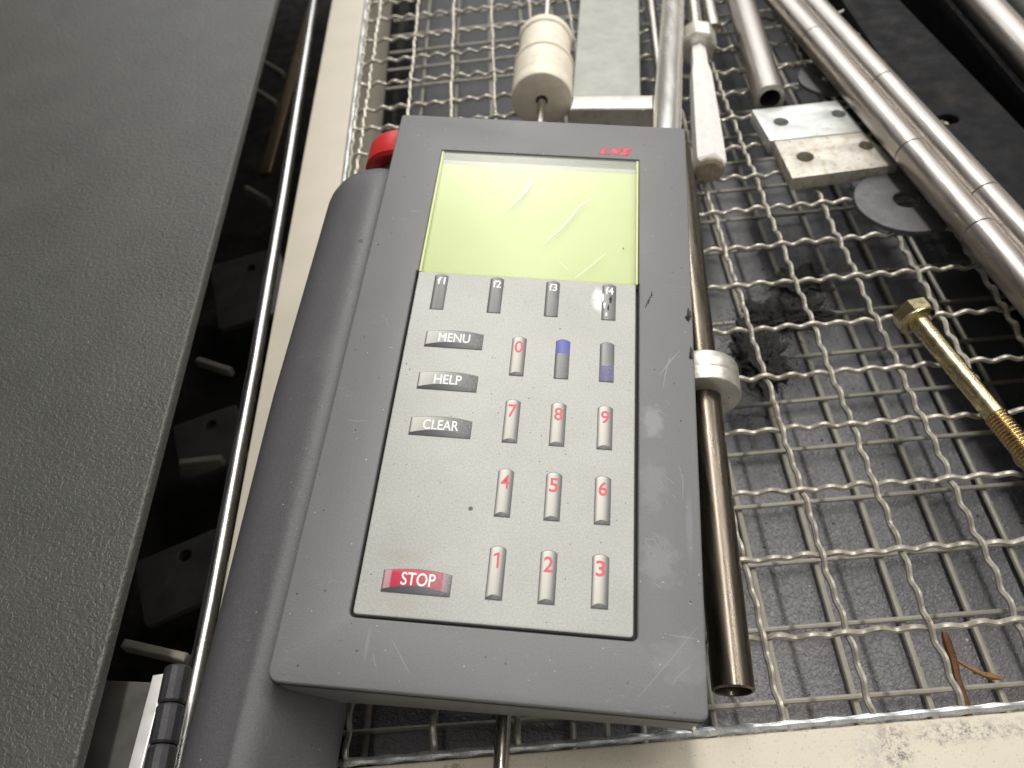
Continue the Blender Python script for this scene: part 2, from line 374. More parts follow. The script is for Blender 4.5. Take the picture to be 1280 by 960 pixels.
def rrect(x0, y0, x1, y1, r=(.1, .1, .1, .1), n=6):
    if not isinstance(r, tuple): r = (r,) * 4
    P = []
    for (cx, cy, a0, rr) in ((x0 + r[0], y0 + r[0], 180, r[0]), (x1 - r[1], y0 + r[1], 270, r[1]), (x1 - r[2], y1 - r[2], 0, r[2]), (x0 + r[3], y1 - r[3], 90, r[3])):
        for i in range(n + 1):
            a = math.radians(a0 + 90 * i / n); P.append((cx + rr * math.cos(a), cy + rr * math.sin(a)))
    return P
def circle(cx, cy, r, n=24, ry=None): return [(cx + r * math.cos(2 * math.pi * i / n), cy + (ry or r) * math.sin(2 * math.pi * i / n)) for i in range(n)]
def plate(outer, z0, z1, c=.03, holes=(), bev=3, draft=0, hc=None, pocket=None):
    """slab from a counter-clockwise outline, rounded top edge, real holes (or a pocket of given depth)"""
    zf = z0 if callable(z0) else (lambda x, y: z0); V, F = [], []; hc = c if hc is None else hc
    def loop(poly, z):
        k = len(V); V.extend((p[0], p[1], z(p[0], p[1]) if callable(z) else z) for p in poly); return list(range(k, k + len(poly)))
    def bridge(a, b):
        n = len(a)
        for i in range(n): F.append((a[i], a[(i + 1) % n], b[(i + 1) % n], b[i]))
    def tess(loops):
        idx = [i for l in loops for i in l]
        for t in tessellate_polygon([[Vector((V[i][0], V[i][1], 0)) for i in l] for l in loops]): F.append(tuple(idx[i] for i in t))
    bot = loop(offset(outer, draft), zf); prev = bot; ob = bot
    for s in range(bev + 1):
        a = math.pi / 2 * s / bev; l = loop(offset(outer, c * (1 - math.cos(a))), z1 - c + c * math.sin(a)); bridge(prev, l); prev = l
    tops, bots = [prev], [ob]
    for h in holes:
        hb = loop(h, (z1 - pocket) if pocket else zf); prev = hb
        for s in range(bev + 1):
            a = math.pi / 2 * s / bev; l = loop(offset(h, -hc * (1 - math.cos(a))), z1 - hc + hc * math.sin(a)); bridge(prev, l); prev = l
        tops.append(prev[::-1])
        if pocket: tess([hb])
        else: bots.append(hb[::-1])
    tess(tops); tess(bots)
    return V, F
def box(x0, y0, z0, x1, y1, z1, c=.05, r=.03): return plate(rrect(x0, y0, x1, y1, r, 2), z0, z1, c)
def xf(geo, M): return [M @ Vector(p) for p in geo[0]], geo[1]

# ------------------------------------------------------------------ the setting under and around
X0 = lambda y: -20.5 - .03 * (y - 2.28)          # left edge of the cream rail
X1 = lambda y: -18.2 - .0285 * (y - 3.64)        # its right edge
YB = lambda x: -25.5 + .0215 * (x + 15)          # far edge of the front rail
# tray floor, grained grey plastic
struct('tray_floor', plate([(-16.7, -26.2), (15.9, -25.6), (13.8, 9), (-16.6, 8.6)], -6.2, -5.55, .08), 'tray_plastic')
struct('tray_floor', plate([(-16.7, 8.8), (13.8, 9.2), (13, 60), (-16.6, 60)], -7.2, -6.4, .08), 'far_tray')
struct('tray_underside', box(-18.7, -25.3, -11, 11, 62, -10, .05), 'deep_black')
struct('cabinet_floor', box(-70, -40, -13, -18.7, 62, -12, .05), 'cabinet_dark')
# left cream rail
o = solo('frame_rail', plate([(X0(-40), -40), (X1(-40), -40), (X1(60), 60), (X0(60), 60)], -6.4, .10, .12, draft=0), 'cream_paint',
         'long cream painted rail running up the left side of the wire mesh', 'rail', 'rails framing the mesh')
# front rail butts against it
xa = X1(-25.6) + .003
o = solo('frame_rail', plate([(xa, -40), (24, -40), (24, YB(24)), (xa, YB(xa))], -6.4, .12, .10), 'cream_worn',
         'worn cream painted front rail with chipped specks along the bottom edge', 'rail', 'rails framing the mesh')
# keep the wear in place: its own coordinates are the tray's
off = o.location.copy(); o.data.transform(Matrix.Translation(off)); o.location = (0, 0, 0)
# right black folded sheet
RX = lambda y: 15.73 - .080 * y
def slot(cx, cy, rx, ry): return [(p[0], p[1]) for p in circle(cx, cy, rx, 20, ry)]
o = solo('black_rail', plate([(11.6, -30), (RX(-30), -30), (RX(60), 60), (10.9, 60)], -.25, .30, .08, holes=[slot(12.57, 2.65, .52, .42), slot(11.9, -12, .5, .4)]), 'black_paint',
         'black painted flat steel strip with a slotted hole beside the tube pair', 'rail')
solo('wall_panel', plate([(16.0, -25), (16.4, -25), (11.2, 60), (10.8, 60)], -6.3, -.27, .05), 'black_paint', 'black inner side wall of the tray under the right hand strip', 'panel')
struct('channel_floor', box(13.2, -30, -9, 40, 60, -8, .05), 'deep_black')
solo('channel_lip', box(16.88, -30, -8, 17.0, 60, .35, .03, .01), 'black_paint', 'thin upright black sheet lip across the dark gap at far right', 'panel')
solo('round_bar', rod((18.03, 45, .8), (18.03, -20, .8), .92), 'tube_steel', 'steel bar lying in the far right channel behind the black lip', 'bar')
solo('pale_cylinder', rod((24.3, 45, .2), (24.3, -5, .2), 3.4, 48), 'pale_paint', 'thick pale cylinder cropped by the upper right corner', 'cylinder')

# ------------------------------------------------------------------ crimped wire mesh
CELL = 2.5; AMP = .095; WR = .101
msh = thing('wire_mesh', 'crimped galvanised wire mesh with square openings spanning the tray', 'mesh', (-3, -25, 0))
jit = {j: random.uniform(-.09, .09) for j in range(-30, 30)}
rowfix = {4: -.45, 8: .6, 5: -.3, 6: .1, 7: .4, 9: .5}
def row_y(j): return j * CELL + (rowfix.get(j, jit[j] * .6) if j > 0 else jit[j] * .25)
def wire_pts(L0, L1, fn, step=CELL / 20):
    n = int((L1 - L0) / step); return [fn(L0 + (L1 - L0) * i / n) for i in range(n + 1)]
for j in range(-9, 20):
    y0 = row_y(j); sl = .012 * random.uniform(-1, 1) if j > 0 else (-.004 + .004 * random.uniform(-1, 1)); ph = math.pi * (j + 1)
    xs, xe = X1(y0) + .12, 12.9 - .03 * y0 * .5
    bow = random.uniform(-.09, .09)
    fn = lambda x: (x, y0 + sl * (x - 2) + bow * math.sin((x + 18) * .11) + .022 * math.sin(x * 1.7 + j * 2.1) + .012 * math.sin(x * 4.3 + j), (1 + .12 * math.sin(x * .9 + j)) * AMP * math.cos(5 * math.pi * x / CELL + ph))
    part('wire', sweep(wire_pts(xs, xe, fn), WR, 7), 'galvanised', msh)
for i in range(-7, 6):
    x0 = i * CELL + jit[i] * .3; ph = math.pi * i
    ye = 48; sl = random.uniform(-.003, .003)
    fn = lambda y: (x0 + sl * y + .025 * math.sin(y * 1.3 + i * 1.9) + .012 * math.sin(y * 3.7 + i) - (.02 * (y - 8) * .5 if i < -6 else 0), y, AMP * math.cos(5 * math.pi * y / CELL + ph))
    part('wire', sweep(wire_pts(YB(x0) + .10, ye, fn), WR, 7), 'galvanised', msh)
# border wires along the rails, crimped flat
def flat_wire(fn, a, b, r0, r1, per):
    pts = wire_pts(a, b, fn, .11); n = len(pts); return sweep(pts, [r0 + (r1 - r0) * (.5 + .5 * math.cos(2 * math.pi * (a + (b - a) * i / (n - 1)) / per)) for i in range(n)], 8)
part('border_wire', flat_wire(lambda x: (x, YB(x) + .14, .075 + .035 * math.sin(2 * math.pi * x / 1.15)), -17.6, 12.9, .085, .125, 1.15), 'border_zinc', msh)
part('border_wire', flat_wire(lambda x: (x, YB(x) + .22, -.06 + .05 * math.cos(2 * math.pi * x / 1.15)), -17.6, 12.9, .08, .09, 1.15), 'border_zinc', msh)
part('border_wire', flat_wire(lambda y: (X1(y) + .14, y, .06 + .02 * math.sin(2 * math.pi * y / 2.4)), -25, 48, .09, .13, 2.4), 'border_zinc', msh)
part('border_wire', flat_wire(lambda y: (X1(y) + .36 + .03 * math.sin(2 * math.pi * y / 1.2), y, .03 + .07 * math.cos(2 * math.pi * y / 1.2)), -25, 48, .085, .085, 1.2), 'galvanised', msh)

# ------------------------------------------------------------------ straight wire grid on the tray floor
grd = thing('wire_grid', 'straight bar wire grid lying on the grey tray floor under the mesh', 'grid', (-3, -25, -5.5))
for k in range(-1, 22):
    y = -22.95 + 2.58 * k; part('rod', sweep([(-18.3, y - .15, -4.98), (-3, y - .05, -5.0), (15.4, y + .16, -4.99)], .10, 8), 'grid_paint', grd)
for k in range(-7, 6):
    x = 1.45 + 2.47 * k; part('rod', sweep([(x - .10 + .02, -25.0, -5.22), (x + .12, -15, -5.22), (x + .35, 45, -5.22)], .125, 8), 'grid_paint', grd)

# ------------------------------------------------------------------ things on the mesh
# nylon roller on a thin rod
ra, rb = Vector((-10.75, -28.5, .36)), Vector((-6.05, 20.5, 1.93)); ax = (rb - ra).normalized()
t = thing('nylon_roller', 'off white nylon roller with a groove, on a thin steel rod', 'roller', (-7.3, 7, 0.2))
part('rod', rod(ra, rb, .225), 'rod_steel', t)
front = ra + ax * ((6.2 + 28.5) / ax.y); RR = 1.62
part('roller_body', lathe(front, ax, [(0, .32), (0, RR - .12), (.04, RR - .04), (.12, RR), (.9, RR), (.92, RR - .012), (.95, RR), (2.75, RR), (2.83, RR - .07), (2.90, RR - .07), (2.98, RR + .03), (3.2, RR + .03), (3.3, RR - .12), (3.45, RR - .18),
                          (5.5, RR - .18), (5.58, RR - .08), (6.05, RR - .08), (6.2, RR - .18), (6.2, .32)], 48, True), 'nylon', t)
part('bore', lathe(front + ax * .02, ax, [(.0, .31), (6.1, .31), (6.1, .24), (.0, .24)], 24, True), 'hole_dark', t)
# flat bar with end block
t = thing('flat_bar_bracket', 'dull grey flat bar ending in an upright aluminium end block', 'bracket', (-4, 3, 0.2))
M = Matrix.Translation((-3.95, 6.9, 0)) @ Matrix.Rotation(-.128, 4, 'Z')
part('bar', xf(box(-1.83, -3.6, .2, 1.83, 40, 1.0, .06), M), 'dull_bar', t)
M = Matrix.Translation((-4.08, 3.0, 0)) @ Matrix.Rotation(-.17, 4, 'Z')
part('end_block', xf(box(-2.0, -.75, .2, 2.0, .45, 3.0, .09), M), 'aluminium', t)
# bright bar leaning up to the device's top edge
solo('round_bar', rod((-2.62, -3.4, 4.45), (3.0, 26.0, .82), .62, 32), 'bright_steel', 'bright polished steel bar leaning up against the top of the pendant', 'bar')
solo('round_bar', rod((-.85, 7.3, .52), (1.3, 32, .52), .30), 'rod_steel', 'thin dark rod just left of the bright leaning bar', 'bar')
solo('round_bar', rod((3.1, 13.3, .62), (5.2, 36, .62), .42), 'rod_steel', 'short visible dark rod end between white stick and open tube', 'bar')
# hex collar with rod and white wrapped stick
t = thing('wrapped_stick', 'white wrapped tapering stick with a hexagonal metal collar', 'stick', (.9, 5, .2))
sa, sb = Vector((.12, -.55, 1.05)), Vector((1.66, 11.2, 1.2)); sd = (sb - sa).normalized()
def hexo(p0, ax_, prof, rot=0, jitter=0):
    v, f = lathe(p0, ax_, prof, 12, False, rot); 
    return [Vector(p) + Vector((random.uniform(-1, 1), random.uniform(-1, 1), random.uniform(-1, 1))) * jitter for p in v], f
Ls = (sb - sa).length
st = part('stick', lathe(sa, sd, [(.0, .64), (.22, .79), (.7, .79), (3, .74), (6, .66), (8.1, .60), (9.2, .46), (Ls, .42)], 6, False, .35), 'tape_white', t, ang=25)
part('stick_end', lathe(sa - sd * .16, sd, [(0, .50), (.08, .66), (.18, .71)], 12, False, .26), 'tape_end', t, st, ang=20)
part('rod', rod(sb - sd * .3, sb + sd * 24, .37), 'rod_steel', t)
part('collar', lathe(sb - sd * 1.0, sd, [(0, .45), (0, .92), (.10, 1.04), (1.35, 1.04), (1.45, .92), (1.45, .45)], 8, True, .2), 'aluminium', t, ang=20)
# open ended tube
t = thing('steel_tube', 'open ended steel tube pointing at the drilled plates', 'tube', (4.5, 10, .2), 'loose steel tubes')
part('tube', pipe((4.27, 4.95, .98), (6.4, 32, .98), .78, .28), 'tube_steel', t)
# pair of long tubes
def long_tube(fx, z, r, label, cuts):
    t = thing('steel_tube', label, 'tube', (fx(0), 0, .2), 'long steel tubes lying side by side')
    ys = [34] + cuts + [-26]
    for a, b in zip(ys, ys[1:]):
        part('tube_section', pipe((fx(a), a - .012, z), (fx(b), b + .012, z), r, .2, 36, .03), 'tube_steel', t)
long_tube(lambda y: 8.70 - .1225 * y, 1.6, .70, 'long steel tube on the side nearer the washer, left of the touching pair', [9.3, -1.5, -7.2])
long_tube(lambda y: 10.10 - .1225 * y, 1.6, .69, 'long steel tube nearer the black strip, right of the touching pair', [4.2, -5.0])
# collar tube beside the pendant
t = thing('collar_tube', 'dark brown steel tube with an aluminium collar beside the pendant right edge', 'tube', (-3, -14, .2))
ca, cb = Vector((-3.82, -24.3, .82)), Vector((-1.45, -.6, 2.25)); cd = (cb - ca).normalized(); Lc = (cb - ca).length
part('tube', pipe(ca, cb, .60, .10), 'brown_tube', t)
cc = ca + cd * ((-14.35 + 24.3) / cd.y)
part('collar', lathe(cc, cd, [(0, .61), (0, 1.22), (.03, 1.29), (.10, 1.32), (.55, 1.32), (.57, 1.30), (.60, 1.32), (1.15, 1.32), (1.22, 1.29), (1.24, 1.22), (1.24, .61)], 48, True), 'aluminium', t)
# drilled plates
def drilled(corners, holes, z0, z1, mat, label):
    t = thing('drilled_plate', label, 'plate', (sum(c[0] for c in corners) / 4, sum(c[1] for c in corners) / 4, z0), 'drilled plates under the tubes')
    part('plate', plate(corners, z0, z1, .04, [circle(x, y, r, 24) for x, y, r in holes], 2), mat, t)
drilled([(3.45, 1.50), (7.95, 1.50), (7.55, 4.36), (3.2, 4.30)], [(4.35, 3.0, .36), (7.25, 3.2, .34)], .2, .88, 'block_plate_clean', 'cleaner pale drilled plate lying farther from the pendant')
drilled([(3.72, -1.60), (8.6, -1.33), (7.95, 1.44), (3.62, 1.42)], [(4.72, -.05, .40), (7.7, .35, .34)], .2, .88, 'block_plate', 'stained beige drilled plate lying next to the large washer')
# washers
solo('washer', plate(circle(8.42, -3.30, 2.22, 64), .20, .42, .05, [circle(8.42, -3.30, .56, 28)], 3), 'washer_steel', 'large grey flat washer half under the long tubes', 'washer', 'flat washers')
solo('washer', plate(circle(8.15, 7.4, 1.65, 48), .20, .40, .05, [circle(8.15, 7.4, .45, 24)], 3), 'washer_steel', 'grey flat washer mostly hidden under the tubes behind the drilled plates', 'washer', 'flat washers')
# yellow zinc hex bolt
t = thing('hex_bolt', 'yellow zinc plated hex bolt with threaded end lying on the mesh', 'bolt', (6.6, -13, .2))
b0, b1 = Vector((5.86, -10.35, .86)), Vector((7.85, -18.6, .50)); bd = (b1 - b0).normalized()
hd = part('head', lathe(b0, bd, [(0, .56), (.08, .72), (.56, .72), (.60, .68)], 6, False, .12), 'zinc_yellow', t, ang=20)
part('flange', lathe(b0 + bd * .58, bd, [(0, .66), (.06, .70), (.12, .70), (.16, .62), (.20, .44)], 32), 'zinc_yellow', t, hd)
part('shank', rod(b0 + bd * .7, b0 + bd * 5.35, .36, 32, .03), 'zinc_yellow', t)
th = [(0, .36)]; h = .03
while h < 2.9:
    th += [(h, .335), (h + .055, .395), (h + .075, .395)]; h += .125
th += [(h, .33), (h + .1, .25)]
part('thread', lathe(b0 + bd * 5.33, bd, th, 28), 'zinc_thread', t)

# ------------------------------------------------------------------ debris
def lint(center, rad, n, label):
    t = thing('lint_clump', label, 'lint', (center[0], center[1], center[2] - .3), 'dirty lint caught in the mesh'); V, F = [], []
    for _ in range(n):
        p = Vector(center) + Vector((random.gauss(0, rad[0]), random.gauss(0, rad[1]), random.gauss(0, rad[2]))) ; d = Vector((random.uniform(-1, 1), random.uniform(-1, 1), random.uniform(-.6, .6))).normalized(); pts = [p]
        for _k in range(5):
            d = (d + Vector((random.uniform(-1, 1), random.uniform(-1, 1), random.uniform(-1, 1))) * .9).normalized(); pts.append(pts[-1] + d * random.uniform(.03, .10))
        g = sweep(pts, random.uniform(.006, .014), 3, False); k = len(V); V += [tuple(p) for p in g[0]]; F += [tuple(i + k for i in f) for f in g[1]]
    o = part('fibres', (V, F), 'lint_fibre', t); o['kind'] = 'stuff'
    bm = bmesh.new(); bmesh.ops.create_icosphere(bm, subdivisions=4, radius=1)
    vs2 = []
    from mathutils import noise as mn
    for v in bm.verts:
        k = .55 + .9 * abs(mn.noise(v.co * 2.1 + Vector(center))) + .4 * mn.noise(v.co * 6 + Vector(center))
        vs2.append((center[0] + v.co.x * rad[0] * k * 2.1, center[1] + v.co.y * rad[1] * k * 2.1, center[2] + v.co.z * rad[2] * k * 1.5))
    part('felted_core', (vs2, [tuple(v.index for v in f.verts) for f in bm.faces]), 'lint_core', t, ang=80); bm.free()
lint((2.55, -7.0, -2.6), (1.05, .5, .35), 1500, 'wide dark lint clump hanging under the mesh right of the collar')
lint((.75, -9.6, -2.2), (.6, .95, .4), 1300, 'dark lint clump behind the aluminium collar')
lint((4.2, -3.9, -3.6), (.8, .5, .25), 700, 'small brownish lint clump below the drilled plates')
t = thing('straw', 'brown forked straw caught in the mesh near the front rail', 'straw', (3.2, -23.5, -2))
part('stem', sweep([(3.24, -22.45, -.85), (3.16, -22.8, -.75), (3.20, -23.3, -.9), (3.06, -23.9, -.8), (3.12, -24.5, -1.0), (3.05, -25.1, -1.1)], [.10, .14, .13, .11, .13, .11], 7), 'straw_brown', t)
part('branch', sweep([(3.18, -23.2, -.85), (3.5, -23.45, -.9), (3.9, -23.7, -1.0), (4.15, -23.78, -1.0), (4.42, -23.85, -1.05)], [.05, .06, .07, .11, .05], 7), 'straw_tip', t)

# ------------------------------------------------------------------ left side: cover, hinge, shaft, things in the dark gap
EX = lambda y: -22.47 - .0417 * (y + 6)
cv = plate([(-75, -45), (EX(-45), -45), (EX(75), 75), (-75, 75)], 2.1, 2.5, .16, bev=5)
solo('machine_cover', cv, 'cover_plastic', 'large dark grey grained plastic cover filling the left side', 'cover')
solo('polished_shaft', sweep([(-23.7, 40, -1.0), (-23.1, 27.12, -1), (-21.75, 3.93, -1), (-21.1, -8.75, -1), (-20.66, -19.8, -1), (-20.4, -32, -1)], .30, 24), 'chrome', 'polished steel shaft running along the dark gap beside the cover', 'shaft')
solo('brass_strip', box(-24.75, 9.0, -3.4, -24.05, 34, -3.0, .05), 'dim_brass', 'dull brass strip in the dark gap left of the polished shaft', 'strip')
for (x, y, z, L, a, lab) in ((-26.2, -3.4, -6.2, 1.15, -.45, 'small pale bar end in the dark gap, middle of the cover edge'), (-25.5, -9.65, -6.2, 1.05, .02, 'small level bar end in the dark gap above the hinge side'),
                         (-23.6, -20.25, -3.2, 1.35, -.27, 'largest pale bar end in the gap just above the hinge'), (-26.5, 11.6, -6.2, 1.3, -.75, 'pale bar end in the gap beside the brass strip'),
                         (-28.3, 28.5, -6.2, 1.7, -.85, 'far bar end of the close pair at the gap top'), (-28.2, 24.2, -6.2, 1.7, -.85, 'near bar end of the close pair at the gap top')):
    M = Matrix.Translation((x, y, z)) @ Matrix.Rotation(a, 4, 'Z')
    solo('steel_bar', xf(box(-L, -.17, -.5, L, .17, 0, .06), M), 'dim_steel', lab, 'bar', 'bar ends in the dark gap')
for (x, y, z, w_, d_, a, lab) in ((-26.0, -7.6, -7.5, 1.7, 1.9, .35, 'dim dark bracket in the gap above the level bar end'), (-25.4, -15.2, -7.2, 2.0, 1.7, .4, 'dim dark bracket in the gap below the level bar end'), (-26.0, 4.0, -7.5, 2.2, 3.0, .3, 'dim dark bracket in the gap near the brass strip end')):
    M = Matrix.Translation((x, y, z)) @ Matrix.Rotation(a, 4, 'Z')
    solo('bracket', xf(plate(rrect(-w_, -d_, w_, d_, .2, 3), -.4, 0, .06, [circle(.2, d_ * .55, .3, 16)]), M), 'dark_bracket', lab, 'bracket', 'dark brackets in the gap')
# hinge with its leaf
t = thing('hinge', 'black barrel hinge on a grey metal leaf beside the grip', 'hinge', (-20.5, -24, 0))
ha, hb = Vector((-20.28, -22.55, .9)), Vector((-20.0, -29.0, .9)); hdv = (hb - ha).normalized()
for k in range(5):
    part('knuckle', lathe(ha + hdv * (k * 1.14), hdv, [(0, .30), (.02, .37), (.08, .41), (1.05, .41), (1.11, .37), (1.13, .30)], 14, False, .2), 'hinge_black', t, ang=15)
part('pin', rod(ha - hdv * .05, hb, .2), 'deep_black', t)
lf = part('leaf', plate([(-24.6, -30), (-21.3, -30), (-21.25, -22.75), (-24.6, -22.4)], .1, .35, .05), 'leaf_metal', t)
part('leaf_flange', plate([(-21.28, -30), (-20.85, -30), (-20.80, -22.58), (-21.23, -22.62)], .1, .62, .06), 'leaf_edge', t)

# ------------------------------------------------------------------ the hand-held control pendant
RD = Matrix(((0.98789, 0.13446, 0.07430), (-0.12284, 0.98251, -0.14011), (-0.09184, 0.12929, 0.98734)))
import mathutils
TD = Vector((-16.004, -24.440, 4.520)); DW, DH = 11.075, 21.315
dev = bpy.data.objects.new('control_pendant', None); COL.objects.link(dev); dev.empty_display_size = .01
dev.matrix_world = Matrix.Translation(TD * CM) @ RD.to_quaternion().to_matrix().to_4x4()
tag(dev, 'grey handheld control pendant with green display and number keypad, lying on the mesh', 'control pendant')
def dpart(name, geo, mat, parent=None, loc=None, ang=35): return link(name, mesh(name, geo[0], geo[1], mat, ang), parent or dev, loc)
# housing: slab with a window opening and a slightly wider keypad opening
hole = [(1.75, 1.76)] + [] 
hole = rrect(1.78, 1.77, 9.33, 13.53, (.16, .16, .02, .02), 4)
k = 5 * 2
low = hole[:10]                       # the two lower rounded corners
opening = low + [(9.33, 13.50), (9.30, 13.53), (9.30, 19.44), (1.85, 19.44), (1.85, 13.53), (1.78, 13.50)]
body = plate(rrect(0, 0, DW, DH, (.32, .22, .14, .14), 6), lambda x, y: -2.65 + 1.05 * x / DW, 0, .06, [opening], 3, draft=.03, hc=.05, pocket=.42)
hs = dpart('housing', body, 'device_plastic')
# the mould line round the housing
rim = rrect(-.012, -.012, DW + .012, DH + .012, (.33, .23, .15, .15), 6)
bead = [(p[0], p[1], -.20) for p in offset(rim, .012)]; dpart('mould_line', sweep(bead + bead[:2], .028, 6, False), 'groove_black', hs)
dpart('rear_shell', plate(rrect(1.6, 4, 10.4, 19, .4, 4), -2.5, -1.6, .1), 'device_plastic', hs)
# pocket liner and display
dpart('groove', plate(rrect(1.79, 1.78, 9.32, 13.51, .12, 3), -.41, -.30, .01), 'groove_black', hs)
scr = dpart('display', plate(rrect(1.86, 13.52, 9.29, 19.02, .02, 2), -.415, -.33, .01), 'lcd_green')
dpart('margin_and_shade', plate(rrect(1.86, 19.024, 9.29, 19.25, .02, 2), -.415, -.325, .01), 'lcd_margin', scr)
dpart('margin_and_shade', plate(rrect(1.86, 19.254, 9.29, 19.43, .02, 2), -.415, -.30, .01), 'bezel_shade_grey', scr)  # dark grey strip: the bezel's shadow on the display, put in as colour
for nm, (x0, y0, x1, y1) in (('left', (1.855, 13.52, 1.93, 19.43)), ('right', (9.22, 13.52, 9.295, 19.43))):
    dpart('cover_edge', plate(rrect(x0, y0, x1, y1, .01, 1), -.26, -.055, .012), 'lcd_green', scr)
cov = dpart('display_cover', plate(rrect(1.935, 13.52, 9.215, 19.425, .02, 2), -.10, -.05, .008), 'clear_cover', scr)
def strip2d(pts, w0, z):
    V, F = [], []; n = len(pts)
    for i, p in enumerate(pts):
        a, b = Vector(pts[max(0, i - 1)]), Vector(pts[min(n - 1, i + 1)]); d = (b - a).normalized(); nn = Vector((-d.y, d.x)); wv = w0 * math.sin(math.pi * (i + .15) / (n - .7)) + .004
        for s in (1, -1): V.append((p[0] + nn.x * wv * s, p[1] + nn.y * wv * s, z))
        V.append((p[0], p[1], z + (.004 if w0 > .01 else .001)))
    for i in range(n - 1):
        a, b = 3 * i, 3 * i + 3; F += [(a, a + 2, b + 2, b), (a + 2, a + 1, b + 1, b + 2)]
    return V, F
def curve(ps, n=12):
    out = []
    for i in range(n + 1):
        t_ = i / n * (len(ps) - 1); k_ = min(int(t_), len(ps) - 2); f = t_ - k_
        p0, p1, p2, p3 = (Vector(ps[max(0, min(len(ps) - 1, k_ + q))]) for q in (-1, 0, 1, 2))
        out.append(tuple(.5 * ((2 * p1) + (p2 - p0) * f + (2 * p0 - 5 * p1 + 4 * p2 - p3) * f * f + (3 * p1 - p0 - 3 * p2 + p3) * f ** 3)))
    return out
for ps, w_ in (([(5.56, 18.4), (5.30, 17.8), (5.03, 17.25), (4.57, 16.55)], .042), ([(7.8, 17.5), (7.25, 17.0), (6.85, 16.3), (6.5, 15.7), (5.99, 15.05)], .026), ([(8.17, 14.79), (7.7, 14.2), (7.16, 13.6)], .010), ([(4.9, 18.9), (4.7, 18.6), (4.55, 18.45)], .005), ([(6.6, 14.3), (6.85, 14.05), (6.95, 14.0)], .004)):
    dpart('scratch', strip2d(curve(ps), w_, -.052), 'scratch_white', cov)
# keypad film
pad = dpart('keypad', plate(rrect(1.86, 1.87, 9.23, 13.505, (.10, .10, .02, .02), 4), -.29, -.055, .03), 'keypad_film')
# keys
def arch(w, h, rise, n=8):
    P = [(-w, -h), (w, -h)]
    for i in range(n + 1):
        x = w - 2 * w * i / n; P.append((x, h - rise + rise * (1 - (x / w) ** 2)))
    return P
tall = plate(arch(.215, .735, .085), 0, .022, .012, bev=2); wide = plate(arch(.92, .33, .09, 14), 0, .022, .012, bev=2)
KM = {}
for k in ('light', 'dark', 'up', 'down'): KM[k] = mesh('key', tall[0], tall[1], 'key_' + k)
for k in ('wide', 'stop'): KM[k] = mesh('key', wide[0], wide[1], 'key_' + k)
def lettering(txt, h, mat, z, width=None, off=0.0, shear=0):
    cu = bpy.data.curves.new('lettering', 'FONT'); cu.body = txt; cu.offset = off; cu.extrude = 0.006; cu.resolution_u = 4; cu.shear = shear
    o = bpy.data.objects.new('lettering', cu); COL.objects.link(o); dg = bpy.context.evaluated_depsgraph_get(); dg.update()
    me = bpy.data.meshes.new_from_object(o.evaluated_get(dg)); bpy.data.objects.remove(o); bpy.data.curves.remove(cu)
    return me
def put_text(txt, tx, ty, h, w, mat, parent, z=.024, halo=True):
    if txt == '1':
        def one(g): return mesh('lettering', *plate([(.30 - g, -g), (.44 + g, -g), (.44 + g, 1 + g), (.33, 1 + g), (.08 - g, .86 + g), (.08 - g, .72 - g), (.30 - g, .82 - g)], 0, .01, .001, bev=1), 'print_red')
        base = one(0)
    else: base = lettering(txt, 1, mat, 0, off=(.006 if txt == '4' else .014) if halo else .010)
    xs = [v.co.x for v in base.vertices]; ys = [v.co.y for v in base.vertices]
    sx_, sy_ = w / (max(xs) - min(xs)), h / (max(ys) - min(ys)); mx, my = (max(xs) + min(xs)) / 2, (max(ys) + min(ys)) / 2
    if txt in 'f1f2f3f4': pass
    jobs = [('lettering', base, mat, z)]
    if halo: jobs.append(('lettering_outline', one(.07) if txt == '1' else lettering(txt, 1, mat, 0, off=.07), 'print_white', z - .004))
    for nm, me, mt, zz in jobs:
        for v in me.vertices: v.co = ((tx + (v.co.x - mx) * sx_) * CM, (ty + (v.co.y - my) * sy_) * CM, (zz + (v.co.z) * .3) * CM)
        me.materials.clear(); me.materials.append(MAT[mt]); me.update(); link(nm, me, parent)
ZT = -.055
KO = [mesh('key_outline', *plate(arch(.232, .752, .09), 0, .009, .004, bev=1), 'key_edge'), mesh('key_outline', *plate(arch(.937, .347, .095, 14), 0, .009, .004, bev=1), 'key_edge')]
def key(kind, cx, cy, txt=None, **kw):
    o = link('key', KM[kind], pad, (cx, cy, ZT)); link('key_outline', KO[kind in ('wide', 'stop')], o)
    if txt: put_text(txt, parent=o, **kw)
    return o
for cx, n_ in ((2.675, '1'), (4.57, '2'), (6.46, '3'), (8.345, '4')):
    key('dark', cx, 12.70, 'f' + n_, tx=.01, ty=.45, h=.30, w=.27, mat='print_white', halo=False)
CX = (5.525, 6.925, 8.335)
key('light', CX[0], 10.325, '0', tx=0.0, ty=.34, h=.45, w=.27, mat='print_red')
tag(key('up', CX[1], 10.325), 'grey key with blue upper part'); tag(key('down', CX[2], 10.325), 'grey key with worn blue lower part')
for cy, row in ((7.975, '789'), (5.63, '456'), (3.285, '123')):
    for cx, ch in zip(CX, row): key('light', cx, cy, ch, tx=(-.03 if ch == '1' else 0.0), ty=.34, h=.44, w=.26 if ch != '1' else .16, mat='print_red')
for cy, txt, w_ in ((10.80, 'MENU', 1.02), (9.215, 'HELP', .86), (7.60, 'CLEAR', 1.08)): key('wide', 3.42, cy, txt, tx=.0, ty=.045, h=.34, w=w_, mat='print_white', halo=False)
tag(key('stop', 3.425, 2.85, 'STOP', tx=.03, ty=.06, h=.36, w=.93, mat='print_white', halo=False), 'worn red stop key')
